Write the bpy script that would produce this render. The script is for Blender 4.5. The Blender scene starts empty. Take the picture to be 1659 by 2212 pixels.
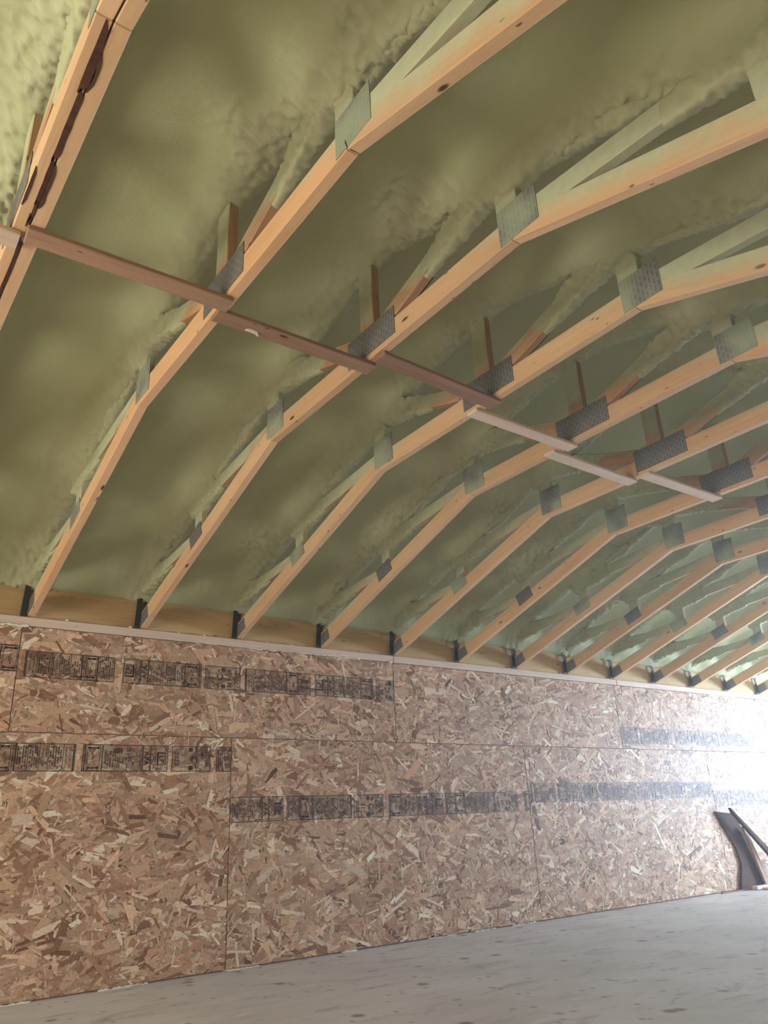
import bpy, bmesh, math, random
import numpy as np
from mathutils import Matrix, Vector

random.seed(7)
rng = np.random.default_rng(11)
sc = bpy.context.scene
col = sc.collection

# ---------------------------------------------------------------- camera, world, light, exposure
# world frame: x runs along the board wall to the right, y = 0 is the wall face (room at y < 0), z up
F_PX = 1656.43
cd = bpy.data.cameras.new('camera')
cd.sensor_fit = 'HORIZONTAL'; cd.sensor_width = 36.0
cd.lens = 36.0 * F_PX / 1659.0
cd.clip_start = 0.02; cd.clip_end = 200
cam = bpy.data.objects.new('camera', cd); col.objects.link(cam)
CR = Vector((0.80547816, -0.5907646, -0.04692673))
CU = Vector((-0.19063911, -0.33327269, 0.92335586))
CF = Vector((0.56112535, 0.73479691, 0.38106671))
M = Matrix((CR, CU, -CF)).transposed().to_4x4()
M.translation = Vector((-0.84784, -4.29512, 0.66014))
cam.matrix_world = M
sc.camera = cam

sc.view_settings.view_transform = 'Standard'
sc.view_settings.look = 'None'
sc.view_settings.gamma = 1.0
sc.view_settings.use_curve_mapping = False
sc.view_settings.exposure = 0.3
sc.cycles.max_bounces = 3
sc.cycles.diffuse_bounces = 3
sc.cycles.glossy_bounces = 1
sc.cycles.use_light_tree = False
sc.cycles.adaptive_threshold = 0.09
sc.cycles.adaptive_min_samples = 16
sc.cycles.transparent_max_bounces = 8
sc.cycles.sample_clamp_indirect = 6.0
sc.cycles.caustics_reflective = False
sc.cycles.caustics_refractive = False

world = bpy.data.worlds.new('sky'); sc.world = world
world.use_nodes = True
wn = world.node_tree.nodes; wl = world.node_tree.links
bgn = wn['Background']; bgn.inputs['Color'].default_value = (0.62, 0.78, 1.0, 1); bgn.inputs['Strength'].default_value = 1.0
world.cycles.sampling_method = 'NONE'
# faint mist from the foam spraying hangs in the air
mist = wn.new('ShaderNodeVolumeScatter'); mist.inputs['Density'].default_value = .018; mist.inputs['Anisotropy'].default_value = .55
wl.new(mist.outputs[0], wn['World Output'].inputs['Volume'])
world.cycles.homogeneous_volume = True
sc.cycles.volume_bounces = 0

X_LEFT, X_RIGHT = -4.2, 10.4          # gable end walls
YC = -2.31                            # middle of the room, under the ridge
Y_FRONT = -4.62                       # wall behind the camera
WIN = dict(y0=-3.05, y1=-1.55, z0=0.75, z1=1.85)     # window in the far gable wall
DOOR = dict(y0=-3.4, y1=-1.2, z0=0.4, z1=1.70)       # wide window in the near gable wall

def area_light(name, loc, rot, sx, sy, power, color):
    l = bpy.data.lights.new(name, 'AREA'); l.shape = 'RECTANGLE'
    l.size = sx; l.size_y = sy; l.energy = power; l.color = color
    o = bpy.data.objects.new(name, l); col.objects.link(o)
    o.location = loc; o.rotation_euler = rot
    return o
# daylight entering by the far window (cool) and by the near window (warmer, bounced off the ground outside)
area_light('window_daylight', (X_RIGHT + 0.05, (WIN['y0'] + WIN['y1']) / 2, (WIN['z0'] + WIN['z1']) / 2),
           (0, math.radians(90), 0), WIN['z1'] - WIN['z0'], WIN['y1'] - WIN['y0'], 740, (0.58, 0.75, 1.0))
area_light('near_window_daylight', (X_LEFT - 0.05, (DOOR['y0'] + DOOR['y1']) / 2, (DOOR['z0'] + DOOR['z1']) / 2),
           (0, math.radians(-90), 0), DOOR['z1'] - DOOR['z0'], DOOR['y1'] - DOOR['y0'], 126, (1.0, 0.90, 0.76))

# ---------------------------------------------------------------- helpers
def link(o, parent=None):
    col.objects.link(o)
    if parent is not None: o.parent = parent
    return o
def mesh_obj(name, verts, faces, mats, parent=None, smooth=False, fmat=None):
    me = bpy.data.meshes.new(name)
    me.from_pydata([tuple(map(float, v)) for v in verts], [], [tuple(map(int, f)) for f in faces])
    for m in (mats if isinstance(mats, (list, tuple)) else [mats]): me.materials.append(m)
    if fmat is not None: me.polygons.foreach_set('material_index', list(fmat))
    if smooth: me.polygons.foreach_set('use_smooth', [True] * len(me.polygons))
    me.update()
    return link(bpy.data.objects.new(name, me), parent)
def empty(name, loc=(0, 0, 0), parent=None):
    o = bpy.data.objects.new(name, None); o.empty_display_size = 0.1
    o.location = loc
    return link(o, parent)
def tag(o, label, cat, group=None):
    o['label'] = label; o['category'] = cat
    if group: o['group'] = group
    return o
def structure(o): o['kind'] = 'structure'; return o
def bevel(o, w=0.003):
    b = o.modifiers.new('bevel', 'BEVEL'); b.width = w; b.segments = 1; b.limit_method = 'ANGLE'
    return o
BOXF = [(0, 1, 3, 2), (4, 6, 7, 5), (0, 4, 5, 1), (2, 3, 7, 6), (0, 2, 6, 4), (1, 5, 7, 3)]
def box_verts(x0, x1, y0, y1, z0, z1):
    return [(x, y, z) for x in (x0, x1) for y in (y0, y1) for z in (z0, z1)]
def box(name, x0, x1, y0, y1, z0, z1, mat, parent=None, bev=0.0, local=True):
    """box whose own origin is at its centre, so object coordinates follow the piece"""
    cx, cy, cz = (x0 + x1) / 2, (y0 + y1) / 2, (z0 + z1) / 2
    o = mesh_obj(name, box_verts(x0 - cx, x1 - cx, y0 - cy, y1 - cy, z0 - cz, z1 - cz), BOXF, mat, parent)
    o.location = (cx, cy, cz)
    if bev: bevel(o, bev)
    return o

# numpy noise -------------------------------------------------------
def _hash(ix, iy, iz, seed):
    h = (ix.astype(np.int64) * 374761393 + iy.astype(np.int64) * 668265263 + iz.astype(np.int64) * 2147483647 + seed * 974634777) & 0xffffffff
    h = ((h ^ (h >> 13)) * 1274126177) & 0xffffffff
    h = ((h ^ (h >> 16)) * 2246822519) & 0xffffffff
    return ((h ^ (h >> 15)) & 0xffffff) / float(0xffffff)
def vnoise(x, y, seed=0, z=None):
    if z is None: z = np.zeros_like(x)
    ix, iy, iz = np.floor(x), np.floor(y), np.floor(z)
    fx, fy, fz = x - ix, y - iy, z - iz
    fx, fy, fz = [f * f * f * (f * (f * 6 - 15) + 10) for f in (fx, fy, fz)]
    out = 0
    for dx in (0, 1):
        for dy in (0, 1):
            for dz in (0, 1):
                w = (fx if dx else 1 - fx) * (fy if dy else 1 - fy) * (fz if dz else 1 - fz)
                out = out + w * _hash(ix + dx, iy + dy, iz + dz, seed)
    return out * 2 - 1
def fbm(x, y, seed=0, oct=3, z=None):
    s, a, f = 0, 1.0, 1.0
    for i in range(oct):
        s = s + a * vnoise(x * f, y * f, seed + i, None if z is None else z * f); a *= .5; f *= 2.03
    return s
def worley(x, y, seed=0, z=None):
    """distance to nearest jittered point, cell size 1"""
    three = z is not None
    if not three: z = np.zeros_like(x)
    ix, iy, iz = np.floor(x), np.floor(y), np.floor(z)
    best = np.full(x.shape, 9.0)
    for dx in (-1, 0, 1):
        for dy in (-1, 0, 1):
            for dz in ((-1, 0, 1) if three else (0,)):
                jx, jy, jz = ix + dx, iy + dy, iz + dz
                px = jx + _hash(jx, jy, jz, seed); py = jy + _hash(jx, jy, jz, seed + 7)
                d = (px - x) ** 2 + (py - y) ** 2
                if three: d = d + (jz + _hash(jx, jy, jz, seed + 13) - z) ** 2
                best = np.minimum(best, d)
    return np.sqrt(best)
def sstep(a, b, x):
    t = np.clip((x - a) / (b - a), 0, 1); return t * t * (3 - 2 * t)

# ---------------------------------------------------------------- materials
class NT:
    def __init__(self, name):
        self.m = bpy.data.materials.new(name); self.m.use_nodes = True
        self.t = self.m.node_tree; self.b = self.t.nodes['Principled BSDF']
    def n(self, typ, **kw):
        nd = self.t.nodes.new(typ)
        for k, v in kw.items():
            if k in nd.inputs.keys() if isinstance(k, str) else False: nd.inputs[k].default_value = v
            else: setattr(nd, k, v)
        return nd
    def l(self, a, b): self.t.links.new(a, b)
    def coord(self, kind='Object', scale=(1, 1, 1), rot=(0, 0, 0), offset=None):
        tc = self.n('ShaderNodeTexCoord'); mp = self.n('ShaderNodeMapping')
        mp.inputs['Scale'].default_value = scale; mp.inputs['Rotation'].default_value = rot
        self.l(tc.outputs[kind], mp.inputs['Vector'])
        if offset is not None: self.l(offset, mp.inputs['Location'])
        return mp.outputs['Vector']
    def noise(self, vec, scale, detail=3, rough=.5, dist=0):
        nd = self.n('ShaderNodeTexNoise'); nd.inputs['Scale'].default_value = scale; nd.inputs['Detail'].default_value = detail
        nd.inputs['Roughness'].default_value = rough; nd.inputs['Distortion'].default_value = dist
        if vec is not None: self.l(vec, nd.inputs['Vector'])
        return nd.outputs['Fac']
    def voronoi(self, vec, scale, out='Distance', rnd=1):
        nd = self.n('ShaderNodeTexVoronoi'); nd.inputs['Scale'].default_value = scale; nd.inputs['Randomness'].default_value = rnd
        self.l(vec, nd.inputs['Vector']); return nd.outputs[out]
    def ramp(self, fac, stops):
        nd = self.n('ShaderNodeValToRGB'); cr = nd.color_ramp
        while len(cr.elements) < len(stops): cr.elements.new(.5)
        for e, (p, c) in zip(cr.elements, stops):
            e.position = p; e.color = (*c, 1) if not isinstance(c, (int, float)) else (c, c, c, 1)
        self.l(fac, nd.inputs['Fac']); return nd.outputs['Color']
    def mix(self, fac, a, b, typ='MIX'):
        nd = self.n('ShaderNodeMix', data_type='RGBA', blend_type=typ)
        for s, v in ((0, fac), (6, a), (7, b)):
            if hasattr(v, 'links'): self.l(v, nd.inputs[s])
            else: nd.inputs[s].default_value = v if isinstance(v, (int, float)) else (*v, 1)
        return nd.outputs[2]
    def math(self, op, a, b=0.0, c=None, clamp=False):
        nd = self.n('ShaderNodeMath', operation=op, use_clamp=clamp)
        for i, v in enumerate((a, b, c)):
            if v is None: continue
            if hasattr(v, 'links'): self.l(v, nd.inputs[i])
            else: nd.inputs[i].default_value = v
        return nd.outputs[0]
    def maprange(self, v, a, b, c=0, d=1, smooth=True):
        nd = self.n('ShaderNodeMapRange', interpolation_type='SMOOTHSTEP' if smooth else 'LINEAR')
        self.l(v, nd.inputs[0])
        for i, x in zip((1, 2, 3, 4), (a, b, c, d)): nd.inputs[i].default_value = x
        return nd.outputs[0]
    def bump(self, h, strength=.3, dist=.01):
        nd = self.n('ShaderNodeBump'); nd.inputs['Strength'].default_value = strength; nd.inputs['Distance'].default_value = dist
        self.l(h, nd.inputs['Height']); self.l(nd.outputs['Normal'], self.b.inputs['Normal'])
    def out(self, color, rough=.6, spec=.3, metal=0.0):
        if hasattr(color, 'links'): self.l(color, self.b.inputs['Base Color'])
        else: self.b.inputs['Base Color'].default_value = (*color, 1)
        if hasattr(rough, 'links'): self.l(rough, self.b.inputs['Roughness'])
        else: self.b.inputs['Roughness'].default_value = rough
        self.b.inputs['Specular IOR Level'].default_value = spec
        self.b.inputs['Metallic'].default_value = metal
        return self.m

FOAM_A, FOAM_B = (0.42, 0.45, 0.255), (0.465, 0.50, 0.295)

def lumber(name, light, dark, overspray=0.0, knot=1.0, rough=.7, spec=.25):
    """sawn softwood, grain along the piece's own x axis; overspray = green foam mist that settled
    on the members near the insulation (measured from the bottom chord line upwards)"""
    t = NT(name)
    oi = t.n('ShaderNodeObjectInfo')
    off = t.n('ShaderNodeCombineXYZ')
    r10 = t.math('MULTIPLY', oi.outputs['Random'], 40.0)
    for i in range(3): t.l(r10, off.inputs[i])
    g = t.coord('Object', (2.2, 34, 34), offset=off.outputs[0])
    grain = t.noise(g, 1.0, 4, .6, 1.2)
    big = t.noise(t.coord('Object', (1.5, 6, 6), offset=off.outputs[0]), 1.0, 2)
    f = t.math('ADD', t.math('MULTIPLY', grain, .6), t.math('MULTIPLY', big, .4))
    c = t.ramp(f, [(.32, dark), (.5, tuple((a + b) / 2 for a, b in zip(light, dark))), (.68, light)])
    # knots and small dark flecks
    kv = t.coord('Object', (5.0, 13, 13), offset=off.outputs[0])
    kd = t.voronoi(kv, 1.0)
    kf = t.maprange(kd, .05, .13, knot, 0)
    keep = t.maprange(t.noise(kv, .6, 0), .47, .55, 0, 1)
    c = t.mix(t.math('MULTIPLY', kf, keep), c, (.10, .045, .02))
    kv2 = t.coord('Object', (11.0, 30, 30), offset=off.outputs[0])
    k2 = t.math('MULTIPLY', t.maprange(t.voronoi(kv2, 1.0), .06, .13, knot, 0), t.maprange(t.noise(kv2, .5, 0), .50, .56, 0, 1))
    c = t.mix(t.math('MULTIPLY', k2, .85), c, (.13, .06, .03))
    # piece to piece tone
    tone = t.ramp(oi.outputs['Random'], [(0, (.86, .84, .82)), (.5, (1, 1, 1)), (1, (1.0, .93, .86))])
    c = t.mix(1.0, c, tone, 'MULTIPLY')
    if overspray > 0:
        geo = t.n('ShaderNodeNewGeometry'); sp = t.n('ShaderNodeSeparateXYZ'); t.l(geo.outputs['Position'], sp.inputs[0])
        sn = t.n('ShaderNodeSeparateXYZ'); t.l(geo.outputs['True Normal'], sn.inputs[0])
        a = t.math('ABSOLUTE', t.math('ADD', sp.outputs['Y'], -YC))
        zc = t.math('SUBTRACT', 2.308, t.math('MULTIPLY', t.math('MAXIMUM', t.math('SUBTRACT', a, .768), 0.0), .333))
        h = t.math('SUBTRACT', sp.outputs['Z'], zc)
        nz = t.noise(geo.outputs['Position'], 9.0, 2)
        h = t.math('ADD', h, t.math('MULTIPLY', t.math('SUBTRACT', nz, .5), .12))
        # the gun came from the -x side, so those faces caught more; little settled around the ridge post
        h = t.math('ADD', h, t.math('MULTIPLY', sn.outputs['X'], -.06))
        h = t.math('ADD', h, t.math('MULTIPLY', t.math('MULTIPLY', t.math('MINIMUM', sn.outputs['Y'], 0.0), .20), t.maprange(a, .85, .6, 0, 1)))
        h = t.math('SUBTRACT', h, t.maprange(a, .25, .6, .09, 0))
        h = t.math('ADD', h, t.maprange(sp.outputs['Y'], -2.9, -3.3, 0, .055))
        ov = t.math('MULTIPLY', t.maprange(h, .10, .20, 0, 1), overspray)
        fc = t.mix(t.noise(geo.outputs['Position'], 30, 2), (.46, .50, .33), (.60, .67, .46))
        c = t.mix(ov, c, fc)
    t.bump(grain, .25, .004)
    return t.out(c, rough, spec)

M_CHORD = lumber('truss lumber', (.80, .56, .335), (.67, .42, .225), overspray=.85)
M_WEB = lumber('web lumber', (.66, .42, .24), (.46, .27, .14), overspray=.95)
M_BRACE_BROWN = lumber('weathered brown lath', (.45, .285, .185), (.28, .165, .10))
M_BRACE_PALE = lumber('pale lath', (.86, .70, .56), (.70, .53, .40))
M_PLATE = lumber('dusty plate lumber', (.74, .62, .52), (.60, .47, .38), knot=.5)
M_RIM = lumber('amber rim lumber', (.62, .44, .22), (.48, .32, .14), knot=.8)
M_DARKWOOD_SHADOW = lumber('dark plank and painted shadow', (.11, .058, .034), (.055, .03, .02), knot=.3, spec=.06)  # near-black brown for the slanting plank and for the painted wall shadow
M_BARK = lumber('dark bark', (.13, .06, .03), (.05, .022, .012), knot=0, rough=.9)

def foam_material():
    t = NT('green spray foam')
    geo = t.n('ShaderNodeNewGeometry')
    p = geo.outputs['Position']
    n1 = t.noise(p, 2.2, 3)
    n2 = t.noise(p, 55, 3, .6)
    c = t.mix(t.maprange(n1, .25, .75), FOAM_A, FOAM_B)
    at = t.n('ShaderNodeAttribute', attribute_name='froth')
    c = t.mix(at.outputs['Fac'], c, (.58, .60, .41))
    h = t.math('ADD', t.math('MULTIPLY', t.noise(p, 28, 3, .6), .6), t.math('MULTIPLY', n2, .4))
    t.bump(h, .35, .006)
    return t.out(c, .62, .25)
M_FOAM = foam_material()
def crumb_material():
    t = NT('cream foam crumb')
    c = t.ramp(t.noise(t.coord('Object'), 60, 2), [(.3, (.66, .66, .50)), (.7, (.85, .84, .70))])
    t.bump(t.noise(t.coord('Object'), 120, 2), .4, .003)
    return t.out(c, .7, .2)
M_CRUMB = crumb_material()

def plate_metal(name, dust):
    t = NT(name)
    v = t.coord('Object')
    sp = t.n('ShaderNodeSeparateXYZ'); t.l(v, sp.inputs[0])
    # rows of punched slots, long axis up the plate
    u = t.math('FRACT', t.math('MULTIPLY', sp.outputs['X'], 62.0))
    w = t.math('FRACT', t.math('ADD', t.math('MULTIPLY', sp.outputs['Z'], 30.0),
               t.math('MULTIPLY', t.math('FLOOR', t.math('MULTIPLY', sp.outputs['X'], 62.0)), .5)))
    slot = t.math('MULTIPLY', t.math('LESS_THAN', t.math('ABSOLUTE', t.math('SUBTRACT', u, .5)), .17),
                  t.math('LESS_THAN', t.math('ABSOLUTE', t.math('SUBTRACT', w, .5)), .34))
    base = t.mix(t.noise(v, 22, 3), (.20, .20, .19), (.30, .30, .28))
    c = t.mix(t.math('MULTIPLY', slot, .5), base, (.055, .05, .045))
    geo = t.n('ShaderNodeNewGeometry')
    if dust > 0: c = t.mix(t.math('MULTIPLY', t.maprange(t.noise(geo.outputs['Position'], 6, 2), .3, .6), dust), c, (.42, .50, .34))
    t.bump(slot, .6, .003)
    return t.out(c, .5, .5, .35 * (1 - dust))
M_NAILPLATE = plate_metal('galvanised nail plate', 0.0)
M_NAILPLATE_DUST = plate_metal('nail plate dusted with foam', .75)
def simple(name, color, rough=.6, spec=.3, metal=0., nscale=30, var=.25):
    t = NT(name)
    c = t.mix(t.noise(t.coord('Object'), nscale, 3), tuple(x * (1 - var) for x in color), tuple(min(1, x * (1 + var)) for x in color))
    return t.out(c, rough, spec, metal)
M_STRAP = simple('dark steel strap', (.055, .055, .045), .5, .4, .5)
M_NAIL = simple('rusty nail', (.08, .05, .035), .5, .4, .5)

def osb_board():
    t = NT('strand board core')
    v = t.coord('Object', (10, 10, 45))
    n = t.noise(v, 1.0, 4, .6)
    c = t.ramp(n, [(.3, (.24, .12, .07)), (.5, (.43, .27, .16)), (.7, (.60, .43, .28))])
    return t.out(c, .6, .3)
M_OSB = osb_board()
def osb_strand():
    t = NT('wood strands')
    at = t.n('ShaderNodeAttribute', attribute_name='tone')
    geo = t.n('ShaderNodeNewGeometry')
    n = t.noise(geo.outputs['Position'], 90, 2)
    c = t.mix(1.0, at.outputs['Color'], t.ramp(n, [(.25, (.82, .80, .78)), (.75, (1.12, 1.1, 1.08))]), 'MULTIPLY')
    return t.out(c, .52, .17)
M_STRAND = osb_strand()
def ink():
    t = NT('black stencil ink')
    geo = t.n('ShaderNodeNewGeometry')
    n = t.noise(geo.outputs['Position'], 35, 3)
    c = t.ramp(n, [(.35, (.022, .016, .014)), (.75, (.10, .07, .05))])
    return t.out(c, .5, .30)
M_INK = ink()
def ink_wash():
    t = NT('thin ink wash')
    t.b.inputs['Alpha'].default_value = .16
    return t.out((.05, .045, .045), .5, .30)
M_WASH = ink_wash()

def floor_material():
    t = NT('dusty subfloor')
    p = t.coord('Object')
    a = t.noise(p, 1.6, 4, .55)
    st = t.noise(t.coord('Object', (3.0, 11, 1)), 1.0, 4, .6, .4)
    c = t.mix(t.maprange(a, .3, .7), (.66, .61, .585), (.78, .735, .71))
    c = t.mix(t.maprange(st, .52, .75, 0, .5), c, (.80, .77, .73))
    c = t.mix(t.maprange(st, .46, .25, 0, .6), c, (.44, .40, .38))
    kv = t.coord('Object', (5.0, 5.0, 1))
    kd = t.voronoi(kv, 1.0)
    kk = t.math('MULTIPLY', t.maprange(kd, .07, .20, 1, 0), t.maprange(t.noise(kv, .45, 1), .40, .50))
    c = t.mix(t.math('MULTIPLY', kk, .75), c, (.13, .11, .10))
    kv2 = t.coord('Object', (15, 12, 1), (0, 0, .3))
    k2 = t.math('MULTIPLY', t.maprange(t.voronoi(kv2, 1.0), .08, .24, 1, 0), t.maprange(t.noise(kv2, .5, 1), .46, .56))
    c = t.mix(t.math('MULTIPLY', k2, .6), c, (.16, .14, .13))
    sm = t.maprange(t.noise(t.coord('Object', (2.2, 5.5, 1), (0, 0, -.15)), 1.3, 5, .65, .8), .56, .68, 0, .55)
    c = t.mix(sm, c, (.40, .37, .35))
    pl = t.maprange(t.noise(t.coord('Object', (5, 16, 1), (0, 0, .05)), 1.0, 3, .6), .62, .74, 0, .6)
    c = t.mix(pl, c, (.90, .87, .83))
    t.bump(t.noise(p, 40, 3), .15, .004)
    return t.out(c, .50, .40)
M_FLOOR = floor_material()
M_WALLPLAIN = simple('plain strand board', (.42, .29, .18), .6, .3, nscale=18, var=.4)

# ---------------------------------------------------------------- structure: floor, walls
Z_SEAM, Z_PLATE0, Z_PLATE1 = 1.195, 1.738, 1.786
fl = structure(box('floor', X_LEFT - .3, X_RIGHT + .3, Y_FRONT - .2, .2, -.05, 0, M_FLOOR))

def wall_with_hole(name, x0, x1, hole):
    """gable wall: boxes around an opening, one mesh"""
    vs, fs = [], []
    def add(*b):
        k = len(vs); vs.extend(box_verts(*b)); fs.extend([tuple(i + k for i in f) for f in BOXF])
    add(x0, x1, Y_FRONT, hole['y0'], 0, 3.2); add(x0, x1, hole['y1'], 0.2, 0, 3.2)
    add(x0, x1, hole['y0'], hole['y1'], hole['z1'], 3.2)
    if hole['z0'] > 0: add(x0, x1, hole['y0'], hole['y1'], 0, hole['z0'])
    return structure(mesh_obj(name, vs, fs, M_WALLPLAIN))
wall_with_hole('wall_right', X_RIGHT, X_RIGHT + .12, WIN)
wall_with_hole('wall_left', X_LEFT - .12, X_LEFT, DOOR)
structure(box('wall_front', X_LEFT - .12, X_RIGHT + .12, Y_FRONT - .12, Y_FRONT, 0, 2.05, M_WALLPLAIN))

wall = structure(box('wall_back', X_LEFT, X_RIGHT, .014, .14, 0, 1.79, M_WALLPLAIN))
winv = wall.matrix_world.copy()
wall_loc = Vector(((X_LEFT + X_RIGHT) / 2, .077, .895))
def on_wall(o):
    o.parent = wall; o.location = Vector(o.location) - wall_loc
    return o

# --- strand boards
def strands(x0, x1, z0, z1, seed, density=2300):
    r = np.random.default_rng(seed)
    W, Hh = x1 - x0, z1 - z0
    n = int(density * W * Hh)
    L = np.clip(r.lognormal(math.log(.078), .50, n), .015, .21)
    Wd = np.clip(r.lognormal(math.log(.019), .50, n), .004, .050)
    Wd = np.minimum(Wd, L * .75)
    ang = r.normal(0, .62, n)
    vert = r.random(n) < .14
    ang[vert] = r.normal(math.pi / 2, .3, vert.sum())
    L[vert] *= .75; Wd[vert] *= .6
    cx = r.uniform(x0, x1, n); cz = r.uniform(z0, z1, n)
    h = r.uniform(.0003, .0026, n)
    ca, sa = np.cos(ang), np.sin(ang)
    pts = np.array([(-.5, -.5), (.5, -.5), (.56, 0), (.5, .5), (-.5, .5), (-.56, 0)])
    u = pts[None, :, 0] * L[:, None] * (1 + r.normal(0, .10, (n, 6)))
    w = pts[None, :, 1] * Wd[:, None] * (1 + r.normal(0, .22, (n, 6)))
    bend = r.normal(0, .10, n)[:, None] * (u / L[:, None]) ** 2 * L[:, None]
    w = w + bend
    X = cx[:, None] + u * ca[:, None] - w * sa[:, None]
    Z = cz[:, None] + u * sa[:, None] + w * ca[:, None]
    tu, tw = r.normal(0, .006, n)[:, None], r.normal(0, .03, n)[:, None]
    Y = -(h[:, None] + np.clip(u * tu + w * tw, -.0009, .0009))
    X = np.clip(X, x0 + .0005, x1 - .0005); Z = np.clip(Z, z0 + .0005, z1 - .0005)
    V = np.stack([X, Y, Z], -1).reshape(-1, 3)
    # tones: mostly tan, some red brown, some pale
    tan = np.array([.54, .36, .235]); brown = np.array([.31, .165, .10]); pale = np.array([.76, .60, .45])
    red = np.array([.45, .26, .170])
    k = r.random(n)
    base = tan[None] * np.exp(r.normal(0, .20, n))[:, None]
    base[k < .13] = brown * np.exp(r.normal(0, .25, (k < .13).sum()))[:, None]
    m = (k >= .13) & (k < .30); base[m] = red * np.exp(r.normal(0, .2, m.sum()))[:, None]
    m = k > .89; base[m] = pale * np.exp(r.normal(0, .14, m.sum()))[:, None]
    base[vert] = base[vert] * .5 + pale * .5
    return V, np.clip(base, .02, .85), n
def strand_object(name, V, C, n, parent):
    me = bpy.data.meshes.new(name)
    me.vertices.add(n * 6); me.vertices.foreach_set('co', V.ravel())
    me.loops.add(n * 6); me.loops.foreach_set('vertex_index', np.arange(n * 6, dtype=np.int32))
    me.polygons.add(n); me.polygons.foreach_set('loop_start', np.arange(0, n * 6, 6, dtype=np.int32))
    at = me.color_attributes.new('tone', 'FLOAT_COLOR', 'CORNER')
    c4 = np.ones((n, 6, 4), np.float32); c4[:, :, :3] = C[:, None, :]
    at.data.foreach_set('color', c4.ravel())
    me.materials.append(M_STRAND); me.update(calc_edges=True)
    o = link(bpy.data.objects.new(name, me), parent)
    o['kind'] = 'stuff'
    return o
panels = []
def osb_panel(x0, x1, z0, z1, seed):
    g = .0016
    cx, cz = (x0 + x1) / 2, (z0 + z1) / 2
    o = on_wall(box('osb_panel', x0 + g, x1 - g, 0, .011, z0 + g, z1 - g, M_OSB))
    V, C, n = strands(x0 + g, x1 - g, z0 + g, z1 - g, seed)
    V = V - np.array([cx, .0055, cz])
    strand_object('wood_strands', V, C, n, o)
    panels.append((o, Vector((cx, .0055, cz))))
    return o
S = 2.4384
P = {}
for i, x0 in enumerate((-S, 0, S, 2 * S, 3 * S)):
    P['t', i] = osb_panel(x0, min(x0 + S, X_RIGHT), Z_SEAM, Z_PLATE0 - .002, 100 + i)
for i, x0 in enumerate((-S / 2, S / 2, 1.5 * S, 2.5 * S, 3.5 * S)):
    P['b', i] = osb_panel(x0, min(x0 + S, X_RIGHT), .006, Z_SEAM, 200 + i)

osb_panel(-1.5 * S, -S / 2, .006, Z_SEAM, 250)

# --- stencilled labels
LBL_H = .137
def text_tris(s, size):
    cu = bpy.data.curves.new('t', 'FONT'); cu.body = s; cu.size = size; cu.resolution_u = 2
    cu.align_x = 'CENTER'; cu.align_y = 'CENTER'
    o = bpy.data.objects.new('t', cu); col.objects.link(o)
    dg = bpy.context.evaluated_depsgraph_get()
    me = o.evaluated_get(dg).to_mesh()
    vs = [(v.co.x, v.co.y) for v in me.vertices]; fs = [tuple(p.vertices) for p in me.polygons]
    o.to_mesh_clear() if False else None
    bpy.data.objects.remove(o); bpy.data.curves.remove(cu)
    return vs, fs
_tc = {}
class Label:
    """flat print laid out in (s along the board, t up); two inks"""
    def __init__(self, length, rnd): self.v, self.f, self.m, self.len, self.r = [], [], [], length, rnd
    def quad(self, s0, s1, t0, t1, mat=0, lift=.0):
        k = len(self.v); self.v += [(s0, t0, lift), (s1, t0, lift), (s1, t1, lift), (s0, t1, lift)]
        self.f.append((k, k + 1, k + 2, k + 3)); self.m.append(mat)
    def frame(self, s0, s1, t0, t1, w=.0034):
        self.quad(s0, s1, t0, t0 + w); self.quad(s0, s1, t1 - w, t1); self.quad(s0, s0 + w, t0 + w, t1 - w); self.quad(s1 - w, s1, t0 + w, t1 - w)
    def vline(self, s, w=.0026): self.quad(s - w / 2, s + w / 2, .003, LBL_H - .003)
    def text(self, txt, s, t, size, sx=1.0, bold=0):
        """reads upward (turned a quarter left)"""
        key = (txt, size)
        if key not in _tc: _tc[key] = text_tris(txt, size)
        vs, fs = _tc[key]
        offs = [(0, 0)] + ([(bold, 0), (0, bold), (bold, bold)] if bold else [])
        for i, (a, b) in enumerate(offs):
            k = len(self.v)
            for x, y in vs: self.v.append((s - y * sx + a, t + x + b, .00001 * i))
            for f in fs: self.f.append(tuple(j + k for j in f)); self.m.append(0)
    def lines(self, s0, s1, n, t0=.010, t1=LBL_H - .010, dens=.78):
        """rows of print too small to read: broken strokes"""
        step = (s1 - s0) / n
        for i in range(n):
            s = s0 + (i + .5) * step; t = t0 + self.r.random() * .012; e = t1 - self.r.random() * .03
            while t < e:
                w = self.r.uniform(.003, .014)
                if self.r.random() < dens: self.quad(s - step * .24, s + step * .24, t, min(t + w, e))
                t += w + self.r.uniform(.0012, .003)
def arrow_box(L, s0, s1):
    m = (s0 + s1) / 2
    L.frame(s0, s1, .004, LBL_H - .004, .0022)
    for t in (.018, LBL_H - .018): L.quad(s0 + .008, s1 - .008, t - .0035, t + .0035); 
    for t in (.018, LBL_H - .018):
        for s, d in ((s0 + .006, .008), (s1 - .014, .008)): L.quad(s, s + d, t - .0065, t + .0065)
    L.lines(m - .008, m + .008, 2, .034, LBL_H - .034)
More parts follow.
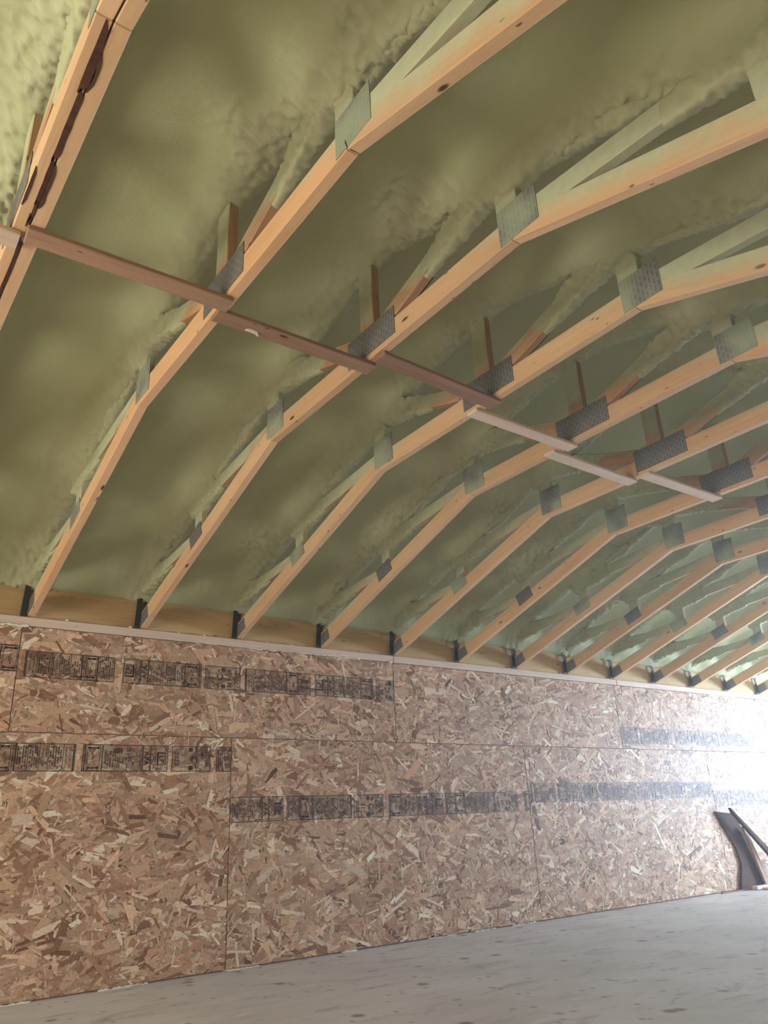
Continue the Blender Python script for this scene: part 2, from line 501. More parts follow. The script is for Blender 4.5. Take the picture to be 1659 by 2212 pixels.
def label_a(r):
    L = Label(.466, r); n = L.len
    L.quad(0, n, 0, LBL_H, 1, -.0002); L.frame(0, n, 0, LBL_H); L.vline(.008, .005)
    L.text('INSTALLATION', .027, LBL_H / 2, .0155); L.text('INFORMATION', .046, LBL_H / 2, .0155)
    L.vline(.060); L.lines(.065, .128, 5); L.vline(.133)
    L.lines(.137, .147, 1); L.text('53-620-7400', .160, LBL_H / 2, .0175)
    L.vline(.176); L.lines(.180, .226, 4); L.vline(.231); L.lines(.235, .285, 4); L.vline(.290, .006)
    L.lines(.296, .306, 1); arrow_box(L, .312, .365); L.vline(.374, .007); L.lines(.380, .422, 4); L.vline(.428); L.lines(.433, .460, 2)
    return L
def label_b(r):
    L = Label(.462, r); n = L.len
    L.quad(0, n, 0, LBL_H, 1, -.0002); L.frame(0, n, 0, LBL_H)
    L.frame(.012, .058, .040, .102, .0035); L.quad(.0535, .060, .036, .106); L.quad(.012, .060, .036, .042)
    L.text('LP', .034, .071, .040, bold=.0012)
    L.lines(.064, .094, 3); L.vline(.098, .006)
    L.text('APA', .121, LBL_H / 2, .040, bold=.0012); L.vline(.142, .006)
    L.lines(.148, .164, 2); L.text('24/16', .176, .058, .020); L.lines(.188, .222, 3)
    L.text('7/16', .232, .060, .022); L.quad(.226, .229, .004, .038); L.quad(.226, .229, .100, LBL_H - .004)
    L.frame(.256, .282, .016, .046, .0035); L.text('e', .268, .031, .028); L.lines(.244, .284, 4, .055)
    L.vline(.290); L.lines(.295, .308, 1); L.lines(.310, .350, 3, .03); L.vline(.360, .005)
    arrow_box(L, .372, .440); L.vline(.450, .005)
    return L
def label_c(r, big, year, small='008'):
    L = Label(.230, r); n = L.len
    L.quad(0, n, 0, LBL_H, 1, -.0002); L.frame(0, n, 0, LBL_H)
    L.lines(.008, .034, 3); L.text(small, .050, .052, .026, bold=.0008)
    L.text('C', .098, .070, .055, bold=.0012)
    L.quad(.082, .089, .010, .034); L.quad(.086, .092, .098, .120)
    L.quad(.110, .130, .008, .030); L.quad(.105, .130, .105, .130)
    if big: L.text(big, .158, LBL_H / 2, .040 if len(big) < 4 else .031, bold=.0009)
    L.text(year, .203, LBL_H / 2, .036, bold=.0009)
    return L
def place_label(panel_key, L, x0, z0, flip=False, clip=None):
    """x0,z0: lower left corner of the block on the wall; flip = board hung upside down"""
    po = P[panel_key]; c = next(c for o, c in panels if o is po)
    v = np.array(L.v, float); s, t, up = v[:, 0], v[:, 1], v[:, 2]
    if flip: s, t = L.len - s, LBL_H - t
    x = x0 + s; z = z0 + t
    if clip: x = np.clip(x, clip[0], clip[1])
    V = np.stack([x - c.x, np.full_like(x, -.0036) - up - c.y, z - c.z], 1)
    fs, ms = [], []
    for f, m in zip(L.f, L.m):
        if np.ptp(V[list(f), 0]) < 1e-7: continue       # cut off by the saw
        fs.append(f); ms.append(m)
    o = mesh_obj('printed_label', V, fs, [M_INK, M_WASH], po, fmat=ms)
    o['label'] = 'black stencilled grade stamp'
    return o
lr = random.Random(3)
A = lambda: label_a(lr)
B = lambda: label_b(lr)
C = lambda big='26 NOV', yr='2024', sm='008': label_c(lr, big, yr, sm)
c0 = (0.0022, S - .0022)
place_label(('t', 0), B(), -.448, 1.495, clip=(-S, -.003))
for L, x in ((A(), .033), (B(), .548), (C(), 1.034), (A(), 1.296), (B(), 1.797), (C('16 NOV'), 2.285)): place_label(('t', 1), L, x, 1.472, clip=c0)
cb = (-S / 2 + .002, S / 2 - .002)
for L, x in ((A(), -.131), (B(), .372), (C('', '2022', '081'), .858), (A(), 1.125)): place_label(('b', 0), L, x, 1.006, True, cb)
cm = (S / 2 + .002, 1.5 * S - .002)
for L, x in ((B(), 1.104), (A(), 1.590), (C('21', '2024'), 2.072), (B(), 2.350), (A(), 2.836), (C('21', '2024'), 3.306), (B(), 3.606)): place_label(('b', 1), L, x, .730, True, cm)
cr_ = (1.5 * S + .002, 2.5 * S - .002)
for L, x in ((A(), 3.235), (C('26 NOV', '2024'), 3.725), (B(), 3.990), (A(), 4.484), (C(), 4.966), (B(), 5.210), (A(), 5.694)): place_label(('b', 2), L, x, .786, True, cr_)
ct = (2 * S + .002, 3 * S - .002)
for L, x in ((B(), 4.650), (A(), 5.150), (C(), 5.660), (B(), 5.915), (A(), 6.420), (C(), 6.92)): place_label(('t', 3), L, x, 1.240, False, ct)
cl = (2.5 * S + .002, 3.5 * S - .002)
for L, x in ((C(), 6.11), (B(), 6.37), (A(), 6.87), (C(), 7.37), (B(), 7.62), (A(), 8.12)): place_label(('b', 3), L, x, .706, True, cl)

# --- top plate, rim boards, foam beads on the wall
def xt(k): return k * .6096 + .038
for x0, x1 in ((X_LEFT + .02, 2.447), (2.450, 4.93), (4.933, 6.85), (6.853, X_RIGHT)):
    on_wall(box('top_plate', x0, x1, -.004, .12, Z_PLATE0, Z_PLATE1, M_PLATE, bev=.003))
on_wall(box('rim_backing', X_LEFT + .02, X_RIGHT, .058, .10, Z_PLATE1, 2.12, M_RIM))
KS = list(range(0, 15))
edges = [X_LEFT + .02] + [-.588] + [xt(k) for k in KS] + [X_RIGHT]
for a, b in zip(edges[:-1], edges[1:]):
    h = .042 if a < -.5 or b < -.5 else .021
    on_wall(box('rim_board', a + h, b - h, .018, .056, Z_PLATE1, 2.06, M_RIM, bev=.002))

def lumpy_blob(seed, sx, sy, sz, n=2):
    bm = bmesh.new(); bmesh.ops.create_icosphere(bm, subdivisions=n, radius=1)
    r = random.Random(seed); o = [r.random() * 50 for _ in range(3)]
    for v in bm.verts:
        c = v.co; k = 1 + .35 * float(vnoise(np.array([c.x * 1.7 + o[0]]), np.array([c.y * 1.7 + o[1]]), 5, np.array([c.z * 1.7 + o[2]]))[0])
        v.co = Vector((c.x * sx * k, c.y * sy * k, c.z * sz * k))
    me = bpy.data.meshes.new('foam_crumb'); bm.to_mesh(me); bm.free()
    me.polygons.foreach_set('use_smooth', [True] * len(me.polygons)); me.materials.append(M_CRUMB)
    return me
def bead(name, pts, rad, mat, parent, seed, rough=.5, seg=7):
    """lumpy string of foam through world points"""
    r = random.Random(seed); vs, fs = [], []
    pts = [Vector(p) for p in pts]; n = len(pts)
    for i, p in enumerate(pts):
        d = (pts[min(i + 1, n - 1)] - pts[max(i - 1, 0)]).normalized()
        a = d.orthogonal().normalized(); b = d.cross(a)
        rr = rad * (1 + rough * r.uniform(-1, 1)) * (.15 if i in (0, n - 1) else 1)
        for j in range(seg):
            t = 2 * math.pi * j / seg; q = rr * (1 + .25 * rough * r.uniform(-1, 1))
            vs.append(p + a * q * math.cos(t) + b * q * math.sin(t))
    for i in range(n - 1):
        for j in range(seg):
            fs.append((i * seg + j, i * seg + (j + 1) % seg, (i + 1) * seg + (j + 1) % seg, (i + 1) * seg + j))
    fs.append(tuple(range(seg))[::-1]); fs.append(tuple((n - 1) * seg + j for j in range(seg)))
    return mesh_obj(name, vs, fs, mat, parent, smooth=True)
def wall_bead(x0, x1, z, rad, seed, y=-.004, dz=.002):
    r = random.Random(seed); n = max(4, int((x1 - x0) / .012))
    pts = [(x0 + (x1 - x0) * i / (n - 1), y, z + r.uniform(-dz, dz)) for i in range(n)]
    o = bead('foam_bead', [Vector(p) - wall_loc for p in pts], rad, M_CRUMB, wall, seed, .6)
    return o
wall_bead(-.35, .03, Z_PLATE0 - .001, .007, 1, dz=.004); wall_bead(.95, 1.45, Z_PLATE0, .0022, 2); wall_bead(1.30, 1.42, Z_PLATE0, .004, 3)
wall_bead(1.45, 2.05, Z_PLATE0, .003, 4); wall_bead(2.02, 2.16, Z_PLATE0, .005, 5); wall_bead(2.40, 2.437, Z_PLATE0, .010, 6)
wall_bead(6.35, 6.85, Z_PLATE0, .004, 7)
for i, (a, b, rd) in enumerate(((-.4, -.05, .006), (.02, .25, .004), (.55, .8, .004), (1.2, 1.42, .0035), (1.95, 2.07, .005), (2.6, 2.85, .003), (3.0, 3.2, .003), (3.35, 3.6, .003))):
    wall_bead(a, b, .003, rd, 20 + i, dz=.0015)

# ---------------------------------------------------------------- spray foam ceiling
TX = np.array([-.588] + [xt(k) for k in KS])
def roof_b(c):   # foam face in the middle of a bay
    return 2.834 + .095 - .333 * np.sqrt(c * c + .09)
def foam_z(x, y, fine=True):
    c = y - YC
    a = np.abs(c)
    z = roof_b(c)
    # nearest truss
    d = x[..., None] - TX; j = np.argmin(np.abs(d), -1); ds = np.take_along_axis(d, j[..., None], -1)[..., 0]
    half = np.where(j == 0, .04, .019)
    n1 = fbm(x * 1.7, y * 1.7, 3, 3); n2 = fbm(x * 4.1 + 9, y * 4.1, 13, 2)
    wl = .095 + .03 * n2; wr = .070 + .015 * n2
    dd = np.maximum(np.abs(ds) - half, 0)
    bul = np.exp(-(dd / np.where(ds < 0, wl, wr)) ** 1.6)
    depth = .095 + .012 * vnoise(x * 0 + j * 3.7, y * 2.5, 21)
    z = z - depth * bul + .008 * n1
    # foam climbs down the webs where they enter
    for cw, dep, rad in ((0, .01, .06), (.67, .04, .09), (-.67, .04, .09), (.79, .03, .07), (-.79, .03, .07), (1.50, .02, .08), (-1.50, .02, .08)):
        q = ((c - cw - .03 * np.sin(j * 2.1 + cw * 9)) / (rad * 1.15)) ** 2 + ((np.abs(ds) - half) / rad) ** 2
        z = z - dep * np.exp(-q)
    # rolls over onto the rim at both walls
    e = 2.31 - a
    z = z - .020 * np.exp(-((e - .16) / .07) ** 2) * (1 + n2)
    k = sstep(-.03, .24, e); z = (1.952 + .008 * n1 + .75 * np.maximum(e, 0)) * (1 - k) + z * k
    if fine:
        pat = fbm(x * 2.6 + 31, y * 2.6, 41, 2)
        core = np.exp(-(np.maximum(np.abs(ds + .01) - half - .045, 0) / .035) ** 2)           # hugging the members
        side = np.exp(-((ds + .14) / .07) ** 2) * sstep(.12, .7, pat)                       # drifts on the gun side
        m = core * (.45 + .55 * sstep(-.4, .35, pat)) + .65 * side + .5 * sstep(.12, .03, np.abs(e - .09)) * sstep(-.1, .5, n2)
        m = np.clip(m, 0, 1)
        w = .6 * (1 - np.clip(worley(x / .036, y / .036, 51), 0, 1)) + .4 * (1 - np.clip(worley(x / .019, y / .019, 61), 0, 1))
        z = z - .038 * m * (w - .30)
        return z, np.clip(m * (w - .15) * 1.1, 0, .9)
    return z
xs = np.concatenate([np.arange(X_LEFT, -1.0, .03), np.arange(-1.0, 3.0, .0095), np.arange(3.0, 5.0, .014), np.arange(5.0, X_RIGHT + .02, .03)])
ys = np.concatenate([np.linspace(Y_FRONT - .01, -3.7, 40, endpoint=False), np.linspace(-3.7, .018, 350)])
XX, YY = np.meshgrid(xs, ys)
ZZ, FROTH = foam_z(XX, YY)
nx, ny = len(xs), len(ys)
fv = np.stack([XX, YY, ZZ], -1).reshape(-1, 3)
ii, jj = np.meshgrid(np.arange(nx - 1), np.arange(ny - 1)); ii, jj = ii.ravel(), jj.ravel()
fq = np.stack([jj * nx + ii, jj * nx + ii + nx, jj * nx + ii + nx + 1, jj * nx + ii + 1], 1).astype(np.int32)
me = bpy.data.meshes.new('ceiling')
me.vertices.add(len(fv)); me.vertices.foreach_set('co', fv.ravel())
me.loops.add(len(fq) * 4); me.loops.foreach_set('vertex_index', fq.ravel())
me.polygons.add(len(fq)); me.polygons.foreach_set('loop_start', np.arange(0, len(fq) * 4, 4, dtype=np.int32))
me.attributes.new('froth', 'FLOAT', 'POINT').data.foreach_set('value', FROTH.ravel().astype(np.float32))
me.update(calc_edges=True); me.polygons.foreach_set('use_smooth', np.ones(len(fq), bool)); me.materials.append(M_FOAM)
ceil = structure(link(bpy.data.objects.new('ceiling', me)))
# roof deck above the foam keeps daylight out
for sgn in (1, -1):
    y_e, z_e, y_r, z_r = YC + sgn * 2.75, 2.13, YC, 3.10
    v = [(X_LEFT - .2, y_e, z_e), (X_RIGHT + .2, y_e, z_e), (X_RIGHT + .2, y_r, z_r), (X_LEFT - .2, y_r, z_r)]
    v += [(a, b, c + .02) for a, b, c in v]
    structure(mesh_obj('ceiling_deck', v, [(0, 1, 2, 3), (7, 6, 5, 4), (0, 4, 5, 1), (1, 5, 6, 2), (2, 6, 7, 3), (3, 7, 4, 0)], M_WALLPLAIN))

# ---------------------------------------------------------------- trusses
TH = .038
def member(name, quad, mat, parent, xoff=0.0, th=TH, bev=.003):
    """quad: 4 (c, z) corners in the truss plane, running start-lower, end-lower, end-upper, start-upper.
    own x axis = along the grain"""
    q = [Vector((0, YC + c, z)) for c, z in quad]
    a = (q[0] + q[3]) / 2; b = (q[1] + q[2]) / 2
    ux = (b - a).normalized(); uy = Vector((1, 0, 0)); uz = ux.cross(uy).normalized()
    m = Matrix((ux, uy, uz)).transposed().to_4x4(); m.translation = (a + b) / 2 + Vector((xoff, 0, 0))
    inv = m.inverted()
    vs = []
    for s in (-th / 2, th / 2):
        for p in q: vs.append(inv @ (p + Vector((xoff + s, 0, 0))))
    o = mesh_obj(name, vs, [(0, 1, 2, 3), (7, 6, 5, 4), (0, 4, 5, 1), (1, 5, 6, 2), (2, 6, 7, 3), (3, 7, 4, 0)], mat, parent)
    # consistent outward normals
    bm = bmesh.new(); bm.from_mesh(o.data); bmesh.ops.recalc_face_normals(bm, faces=bm.faces); bm.to_mesh(o.data); bm.free()
    o.matrix_local = m
    if bev: bevel(o, bev)
    return o
def stick(name, p0, p1, width, mat, parent, xoff=0.0, th=TH - .0016):
    (c0_, z0_), (c1_, z1_) = p0, p1
    d = Vector((c1_ - c0_, z1_ - z0_)).normalized(); nrm = Vector((-d.y, d.x)) * width / 2
    return member(name, [(c0_ - nrm.x, z0_ - nrm.y), (c1_ - nrm.x, z1_ - nrm.y), (c1_ + nrm.x, z1_ + nrm.y), (c0_ + nrm.x, z0_ + nrm.y)], mat, parent, xoff, th)
def nail_plate(c, z, w, h, rot, parent, xface, mat):
    """thin punched plate on the face at x = xface"""
    t = .0022
    o = mesh_obj('nail_plate', box_verts(-w / 2, w / 2, -t / 2, t / 2, -h / 2, h / 2), BOXF, mat, parent)
    m = Matrix(((0, -1, 0), (1, 0, 0), (0, 0, 1))).to_4x4()     # own x -> room y, own y -> -room x
    m = Matrix.Rotation(rot, 4, 'X') @ m
    m.translation = Vector((xface, YC + c, z)); o.matrix_local = m
    return o
KC, ZF, SL = .768, 2.308, .3331
DEP = .089
def zlow(c): return ZF - SL * max(abs(c) - KC, 0)
mit = DEP * math.tan(math.atan(SL) / 2)          # mitre offset at the knee
up = DEP * math.sqrt(1 + SL * SL)                # vertical depth of the sloped chord
def foam_sleeve(p0, p1, r0, r1, seed, parent, xoff=0.0, th=TH):
    """lumpy foam build-up wrapped around a web, thin end at p0"""
    (c0_, z0_), (c1_, z1_) = p0, p1
    L = math.hypot(c1_ - c0_, z1_ - z0_); n = max(10, int(L / .008)); seg = 28
    d = np.array([c1_ - c0_, z1_ - z0_]) / L; nr = np.array([-d[1], d[0]])
    s = np.linspace(0, 1, n)[:, None]; t = np.linspace(0, 2 * np.pi, seg, endpoint=False)[None, :]
    g = r0 + (r1 - r0) * s ** 1.5
    ex = np.sign(np.cos(t)) * np.abs(np.cos(t)) ** .6; ey = np.sign(np.sin(t)) * np.abs(np.sin(t)) ** .6
    A_ = (.0445 + g) * ex; B_ = (th / 2 + g) * ey
    px = B_ + 0 * s; pc = c0_ + d[0] * L * s + nr[0] * A_; pz = z0_ + d[1] * L * s + nr[1] * A_
    w = 1 - np.clip(worley(px / .022 + seed * 7.3, pc / .022, 71, pz / .022), 0, 1)
    lump = (.019 * (w - .35) + .006 * vnoise(pc * 14 + seed, pz * 14, 81, px * 14)) * sstep(0, .35, s)
    px = px + ey * lump; pc = pc + nr[0] * ex * lump; pz = pz + nr[1] * ex * lump
    V = np.stack([px + xoff, YC + pc, pz], -1).reshape(-1, 3)
    F = []
    for i in range(n - 1):
        for j in range(seg): F.append((i * seg + j, i * seg + (j + 1) % seg, (i + 1) * seg + (j + 1) % seg, (i + 1) * seg + j))
    F.append(tuple(range(seg))[::-1]); F.append(tuple((n - 1) * seg + j for j in range(seg)))
    o = mesh_obj('foam_sleeve', V, F, M_FOAM, parent, smooth=True)
    o.data.attributes.new('froth', 'FLOAT', 'POINT').data.foreach_set('value', (np.clip(w, 0, 1) * .8 + 0 * px).ravel().astype(np.float32))
    bm = bmesh.new(); bm.from_mesh(o.data); bmesh.ops.recalc_face_normals(bm, faces=bm.faces); bm.to_mesh(o.data); bm.free()
    return o
def foam_ridge(p0, p1, rad, seed, parent, xoff=0.0):
    """popcorn bead of foam lying along the upper edge of a web"""
    (c0_, z0_), (c1_, z1_) = p0, p1
    L = math.hypot(c1_ - c0_, z1_ - z0_); n = max(10, int(L / .007)); seg = 20
    s = np.linspace(0, 1, n)[:, None]; t = np.linspace(0, 2 * np.pi, seg, endpoint=False)[None, :]
    d = np.array([c1_ - c0_, z1_ - z0_]) / L; nr = np.array([-d[1], d[0]])
    env = np.sqrt(np.clip(np.sin(np.pi * np.clip(s, .002, .998)), 0, 1))
    r = rad * env * (1 + .35 * vnoise(s * 6 + seed, 0 * s, 91)) + 0 * t
    off = .006 * vnoise(s * 7 + seed, s * 0 + 3, 92)
    px = r * 1.1 * np.cos(t) + xoff + off; q = r * np.sin(t)
    pc = c0_ + d[0] * L * s + nr[0] * q; pz = z0_ + d[1] * L * s + nr[1] * q
    w = 1 - np.clip(worley(px / .020 + seed * 3.1, pc / .020, 93, pz / .020), 0, 1)
    k = (.016 * (w - .35)) * env
    px = px + np.cos(t) * k; pc = pc + nr[0] * np.sin(t) * k; pz = pz + nr[1] * np.sin(t) * k
    V = np.stack([px, YC + pc, pz], -1).reshape(-1, 3); F = []
    for i in range(n - 1):
        for j in range(seg): F.append((i * seg + j, i * seg + (j + 1) % seg, (i + 1) * seg + (j + 1) % seg, (i + 1) * seg + j))
    F.append(tuple(range(seg))[::-1]); F.append(tuple((n - 1) * seg + j for j in range(seg)))
    o = mesh_obj('foam_ridge', V, F, M_FOAM, parent, smooth=True)
    o.data.attributes.new('froth', 'FLOAT', 'POINT').data.foreach_set('value', (np.clip(w, 0, 1) * .9 + 0 * px).ravel().astype(np.float32))
    bm = bmesh.new(); bm.from_mesh(o.data); bmesh.ops.recalc_face_normals(bm, faces=bm.faces); bm.to_mesh(o.data); bm.free()
    return o
def ply(parent, xoff, seed, sleeves=True, plates=True):
    # bottom chord: slope, flat, slope, mitred at the knees
    zc = ZF + DEP
    for sg in (1, -1):
        e = 2.335
        q = [(sg * KC, ZF), (sg * e, zlow(e)), (sg * e, zlow(e) + up * .55), (sg * (e - .10), zlow(e - .10) + up), (sg * (KC - mit), zc)]
        q4 = [(sg * KC, ZF), (sg * e, zlow(e)), (sg * e, zlow(e) + up), (sg * (KC - mit), zc)]
        member('bottom_chord', q4, M_CHORD, parent, xoff)
    member('bottom_chord', [(-KC, ZF), (KC, ZF), (KC - mit, zc), (-KC + mit, zc)], M_CHORD, parent, xoff)
    # webs
    stick('web', (0, 2.395), (0, 2.86), DEP, M_WEB, parent, xoff)
    for sg in (1, -1):
        stick('web', (sg * .075, 2.410), (sg * .80, 2.640), DEP * .8, M_WEB, parent, xoff)
        stick('web', (sg * .760, 2.395), (sg * .760, 2.68), DEP, M_WEB, parent, xoff)
        stick('web', (sg * .79, 2.374), (sg * 1.66, 2.290), DEP * .78, M_WEB, parent, xoff)
        stick('web', (sg * 1.555, 2.140), (sg * 1.555, 2.42), DEP * .9, M_WEB, parent, xoff)
        stick('web', (sg * 1.60, 2.112), (sg * 2.30, 2.058), DEP * .66, M_WEB, parent, xoff)
    member('bark_edge', [(-.16, 2.400), (-.36, 2.4635), (-.36, 2.470), (-.16, 2.4065)], M_BARK, parent, xoff + .006, .030, 0)
    if plates:
        xf = xoff - TH / 2 - .0012
        nail_plate(-.022, 2.388, .305, .120, 0, parent, xf, M_NAILPLATE)
        nail_plate(.727, 2.400, .150, .150, 0, parent, xf, M_NAILPLATE_DUST if seed < 1.5 else M_NAILPLATE)
        nail_plate(-.800, 2.378, .160, .135, 0, parent, xf, M_NAILPLATE_DUST)
        nail_plate(1.575, 2.118, .145, .085, -math.atan(SL), parent, xf, M_NAILPLATE_DUST if seed < .5 else M_NAILPLATE)
        nail_plate(2.265, 1.852, .11, .075, -math.atan(SL), parent, xf, M_NAILPLATE)
    if sleeves:
        for sg in (1, -1):
            foam_sleeve((sg * .34, 2.494), (sg * .80, 2.640), .000, .034, seed + sg, parent, xoff)
            foam_sleeve((sg * .760, 2.47), (sg * .760, 2.64), .001, .034, seed + 3 + sg, parent, xoff)
            foam_sleeve((sg * 1.30, 2.325), (sg * 1.62, 2.294), .001, .026, seed + 6 + sg, parent, xoff)
            foam_sleeve((sg * 1.555, 2.24), (sg * 1.555, 2.38), .001, .028, seed + 9 + sg, parent, xoff)
            foam_sleeve((sg * 1.92, 2.087), (sg * 2.28, 2.060), -.008, .026, seed + 12 + sg, parent, xoff)
            foam_ridge((sg * .86, 2.530), (sg * 1.42, 2.352), .030, seed + 15 + sg, parent, xoff - .005)
def strap(parent, x):
    # bent steel tie standing on the plate beside the heel, flaring at the top
    v = [(x - .040, -.004, 1.787), (x - .008, -.004, 1.787), (x - .002, -.006, 1.985), (x - .030, -.006, 1.985)]
    v += [(a, b + .003, c) for a, b, c in v]
    o = mesh_obj('strap_tie', v, [(0, 1, 2, 3), (7, 6, 5, 4), (0, 4, 5, 1), (1, 5, 6, 2), (2, 6, 7, 3), (3, 7, 4, 0)], M_STRAP, parent)
    return o
ORD = ['first', 'second', 'third', 'fourth', 'fifth', 'sixth', 'seventh', 'eighth', 'ninth', 'tenth', 'eleventh', 'twelfth', 'thirteenth', 'fourteenth', 'fifteenth']
def copy_tree(o, parent=None):
    c = o.copy(); col.objects.link(c); c.parent = parent
    for ch in list(o.children): copy_tree(ch, c)
    return c
masters = []
for v in range(2):
    r_ = empty('roof_truss', (0, 0, 0)); ply(r_, 0, v + .3 * v); strap(r_, -TH / 2); masters.append(r_)
trusses = []
for i, k in enumerate(KS):
    t = masters[k] if k < 2 else copy_tree(masters[k % 2])
    t.location.x = xt(k)
    tag(t, f'{ORD[i]} single roof truss to the right of the doubled truss, steel plates at its joints', 'roof truss', 'single roof trusses')
    trusses.append(t)
# bent nail under the knee of the first truss
def nail(parent, pts, r=.0016):
    o = bead('bent_nail', pts, r, M_NAIL, parent, 5, 0.0, 6); return o
nail(trusses[0], [(-.021, YC - KC + .004, 2.345), (-.023, YC - KC - .002, 2.325), (-.021, YC - KC - .006, 2.309), (-.010, YC - KC - .007, 2.3055), (.024, YC - KC - .010, 2.302)])

# doubled truss, two plies nailed side by side with a gap
dt = empty('doubled_roof_truss', (0, 0, 0))
ply(dt, -.609, 5.0, True, True)
ply(dt, -.5675, 6.3, False, False)
strap(dt, -.628)
tag(dt, 'doubled roof truss of two plies with dark bark along the gap', 'roof truss')
def bark(parent, x0, y0, y1, w, seed, z=2.3068):
    """wane: strip of bark left on the board's lower edge"""
    r = random.Random(seed); n = max(6, int(abs(y1 - y0) / .012)); vs, fs = [], []
    for i in range(n):
        y = y0 + (y1 - y0) * i / (n - 1); e = min(i, n - 1 - i) / 3.0; k = min(1, .25 + e)
        ww = w * k * (1 + .28 * float(fbm(np.array([y * 14.0]), np.array([seed * 3.3]), 7, 2)[0])); j = .0008 * float(vnoise(np.array([y * 30.0]), np.array([seed * 1.3]), 8)[0])
        vs += [(x0 + j, y, z), (x0 + j + ww, y, z), (x0 + j, y, z + .003), (x0 + j + ww, y, z + .003)]
    for i in range(n - 1):
        a, b = i * 4, i * 4 + 4
        fs += [(a, a + 1, b + 1, b), (a + 2, b + 2, b + 3, a + 3), (a, b, b + 2, a + 2), (a + 1, a + 3, b + 3, b + 1)]
    return mesh_obj('bark_edge', vs, fs, M_BARK, parent)
bark(dt, -.6045, -3.075, -2.86, .0185, 1); bark(dt, -.6005, -2.875, -2.62, .0145, 2); bark(dt, -.5995, -2.64, -2.44, .0115, 3); bark(dt, -.597, -2.46, -2.36, .0085, 6)
bark(dt, -.5865, -2.99, -2.87, .0085, 8); bark(dt, -.5865, -2.61, -2.43, .0125, 4); bark(dt, -.6275, -2.58, -2.42, .0095, 5); bark(dt, -.5985, -2.29, -1.9, .009, 7); bark(dt, -.600, -2.40, -2.34, .011, 9)

# ---------------------------------------------------------------- lateral braces nailed under the chords
def brace(x0, x1, y0, y1, mat, label, rot=0.0, th=.018):
    cx, cy = (x0 + x1) / 2, (y0 + y1) / 2
    o = box('lateral_brace', x0, x1, y0, y1, ZF - th - .0005, ZF - .0005, mat, None, .003)
    o.rotation_euler.z = rot
    return tag(o, label, 'brace', 'short braces along the middle of the ceiling')
brace(-1.25, -.602, -2.315, -2.245, M_BRACE_PALE, 'short pale brace stub cut off by the left edge, under the doubled truss')
brace(-.592, .045, -2.365, -2.295, M_BRACE_BROWN, 'brown rough brace between the doubled truss and the first single truss', -.03)
brace(.020, .668, -2.308, -2.240, M_BRACE_BROWN, 'brown brace carrying a white foam scrap, between first and second single trusses', -.012)
brace(.640, 1.272, -2.385, -2.315, M_BRACE_BROWN, 'brown brace with rounded end between second and third single trusses', .04)
brace(1.225, 1.878, -2.268, -2.205, M_BRACE_PALE, 'pale brace between the third and fourth single trusses')
brace(1.82, 2.48, -2.165, -2.100, M_BRACE_PALE, 'pale brace between the fourth and fifth single trusses', .012)
brace(2.445, 3.108, -2.265, -2.198, M_BRACE_PALE, 'pale brace between fifth and sixth single trusses, farthest of the row', -.02)

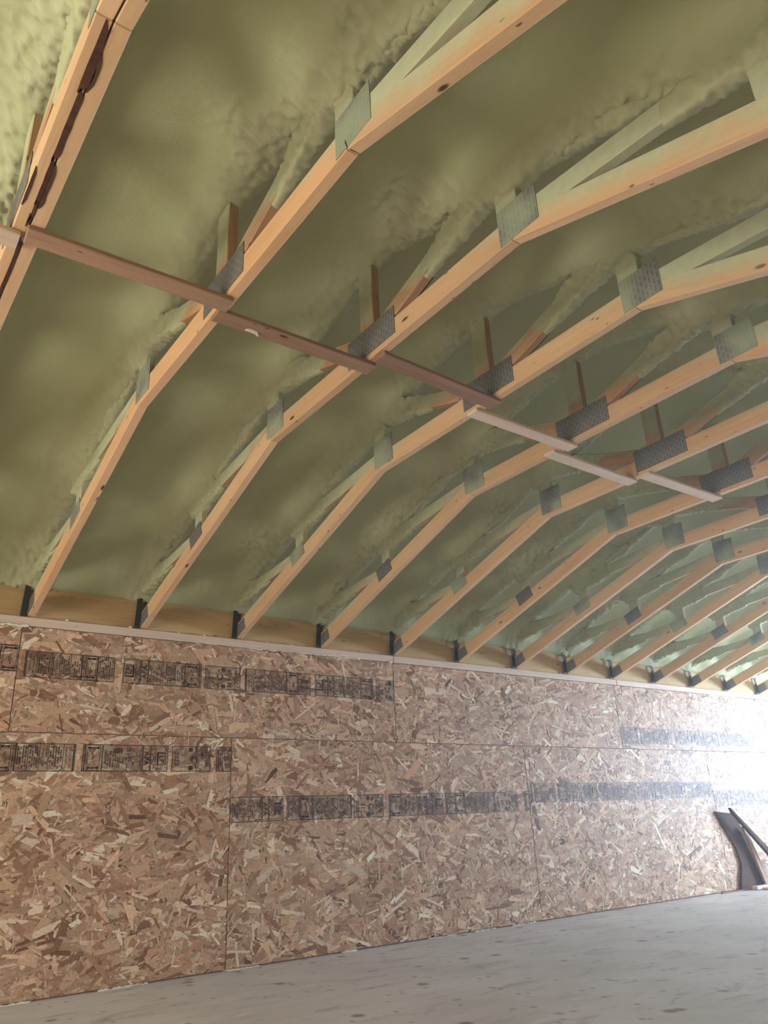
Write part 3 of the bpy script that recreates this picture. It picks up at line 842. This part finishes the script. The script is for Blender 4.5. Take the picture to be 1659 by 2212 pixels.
def crumb(loc, s, seed, label, rot=(0, 0, 0), me=None):
    o = bpy.data.objects.new('foam_scrap', me or lumpy_blob(seed, *s)); col.objects.link(o); o.location = loc; o.rotation_euler = rot
    return tag(o, label, 'foam scrap', 'scraps of foam')
def curl(loc, label):
    pts = [(-.028, 0, 0), (-.016, -.002, .004), (0, -.003, .006), (.014, -.001, .004), (.026, .004, -.006)]
    o = bead('foam_scrap', pts, .008, M_CRUMB, None, 9, .3, 9); o.location = loc
    return tag(o, label, 'foam scrap', 'scraps of foam')
curl((.165, -2.262, 2.2825), 'white curl of foam stuck under the brown brace by the first truss')
for i, (x, sz, lab) in enumerate(((.22, .006, 'cream foam crumb on the top plate just right of the first single truss'), (.57, .007, 'cream foam crumb on the top plate just left of the second single truss'),
        (.86, .004, 'tiny foam speck on the top plate right of the second single truss'), (1.02, .006, 'cream foam crumb on the top plate just left of the third single truss'),
        (1.45, .004, 'tiny foam speck on the top plate right of the third single truss'), (1.63, .005, 'cream foam crumb on the top plate just left of the fourth single truss'))):
    crumb((x, .004, Z_PLATE1 + sz * .8), (sz * 1.3, sz, sz), 40 + i, lab)

# ---------------------------------------------------------------- things by the far end of the wall
def slab(name, face, th, mat):      # face: front corners (x, y, z); thickness goes towards the wall
    n = len(face)
    c = Vector((sum(p[0] for p in face) / n, sum(p[1] for p in face) / n, 0))
    pts = [(x - c.x, y - c.y, z) for x, y, z in face]; pts = pts + [(x, y + th, z) for x, y, z in pts]
    fs = [tuple(range(n)), tuple(range(2 * n - 1, n - 1, -1))] + [(i, i + n, (i + 1) % n + n, (i + 1) % n) for i in range(n)]
    o = mesh_obj(name, pts, fs, mat); o.location = c
    bm = bmesh.new(); bm.from_mesh(o.data); bmesh.ops.recalc_face_normals(bm, faces=bm.faces); bm.to_mesh(o.data); bm.free()
    return o
tag(slab('leaning_plank', [(6.177, -.100, .686), (6.205, -.100, .640), (6.900, -.160, .002), (7.035, -.160, .002)], .028, M_DARKWOOD_SHADOW),
    'dark plank slanting down to the right, frontmost of the boards leaning at the far end', 'plank')
tag(slab('leaning_plank', [(6.378, -.065, .520), (6.440, -.065, .480), (6.640, -.075, .002), (6.560, -.075, .002)], .024, M_BRACE_BROWN),
    'narrow reddish plank standing steeply between the dark shadow slab and the slanting plank', 'plank')
tag(slab('shadow_slab', [(6.046, -.016, .661), (6.366, -.016, .634), (6.680, -.032, .002), (6.205, -.032, .002), (6.300, -.026, .215), (6.262, -.022, .355)], .011, M_DARKWOOD_SHADOW),  # added slab in the outline of the wall shadow, shade put into its colour
    'dark brown slab standing in for the shadow on the far end of the wall', 'painted shadow')
tag(box('offcut', 6.30, 6.72, -.225, -.17, .001, .018, M_PLATE, bev=.003), 'pale wooden offcut on the floor below the dark shadow slab, nearer the room', 'offcut')
tag(box('offcut', 6.27, 6.54, -.145, -.09, .001, .030, M_PLATE, bev=.003), 'pale wooden offcut on the floor in front of the dark shadow slab', 'offcut')
tag(box('lath', 5.85, 7.4, -.060, -.040, .001, .009, M_BRACE_BROWN, bev=.002), 'thin brown lath lying along the foot of the wall', 'lath')
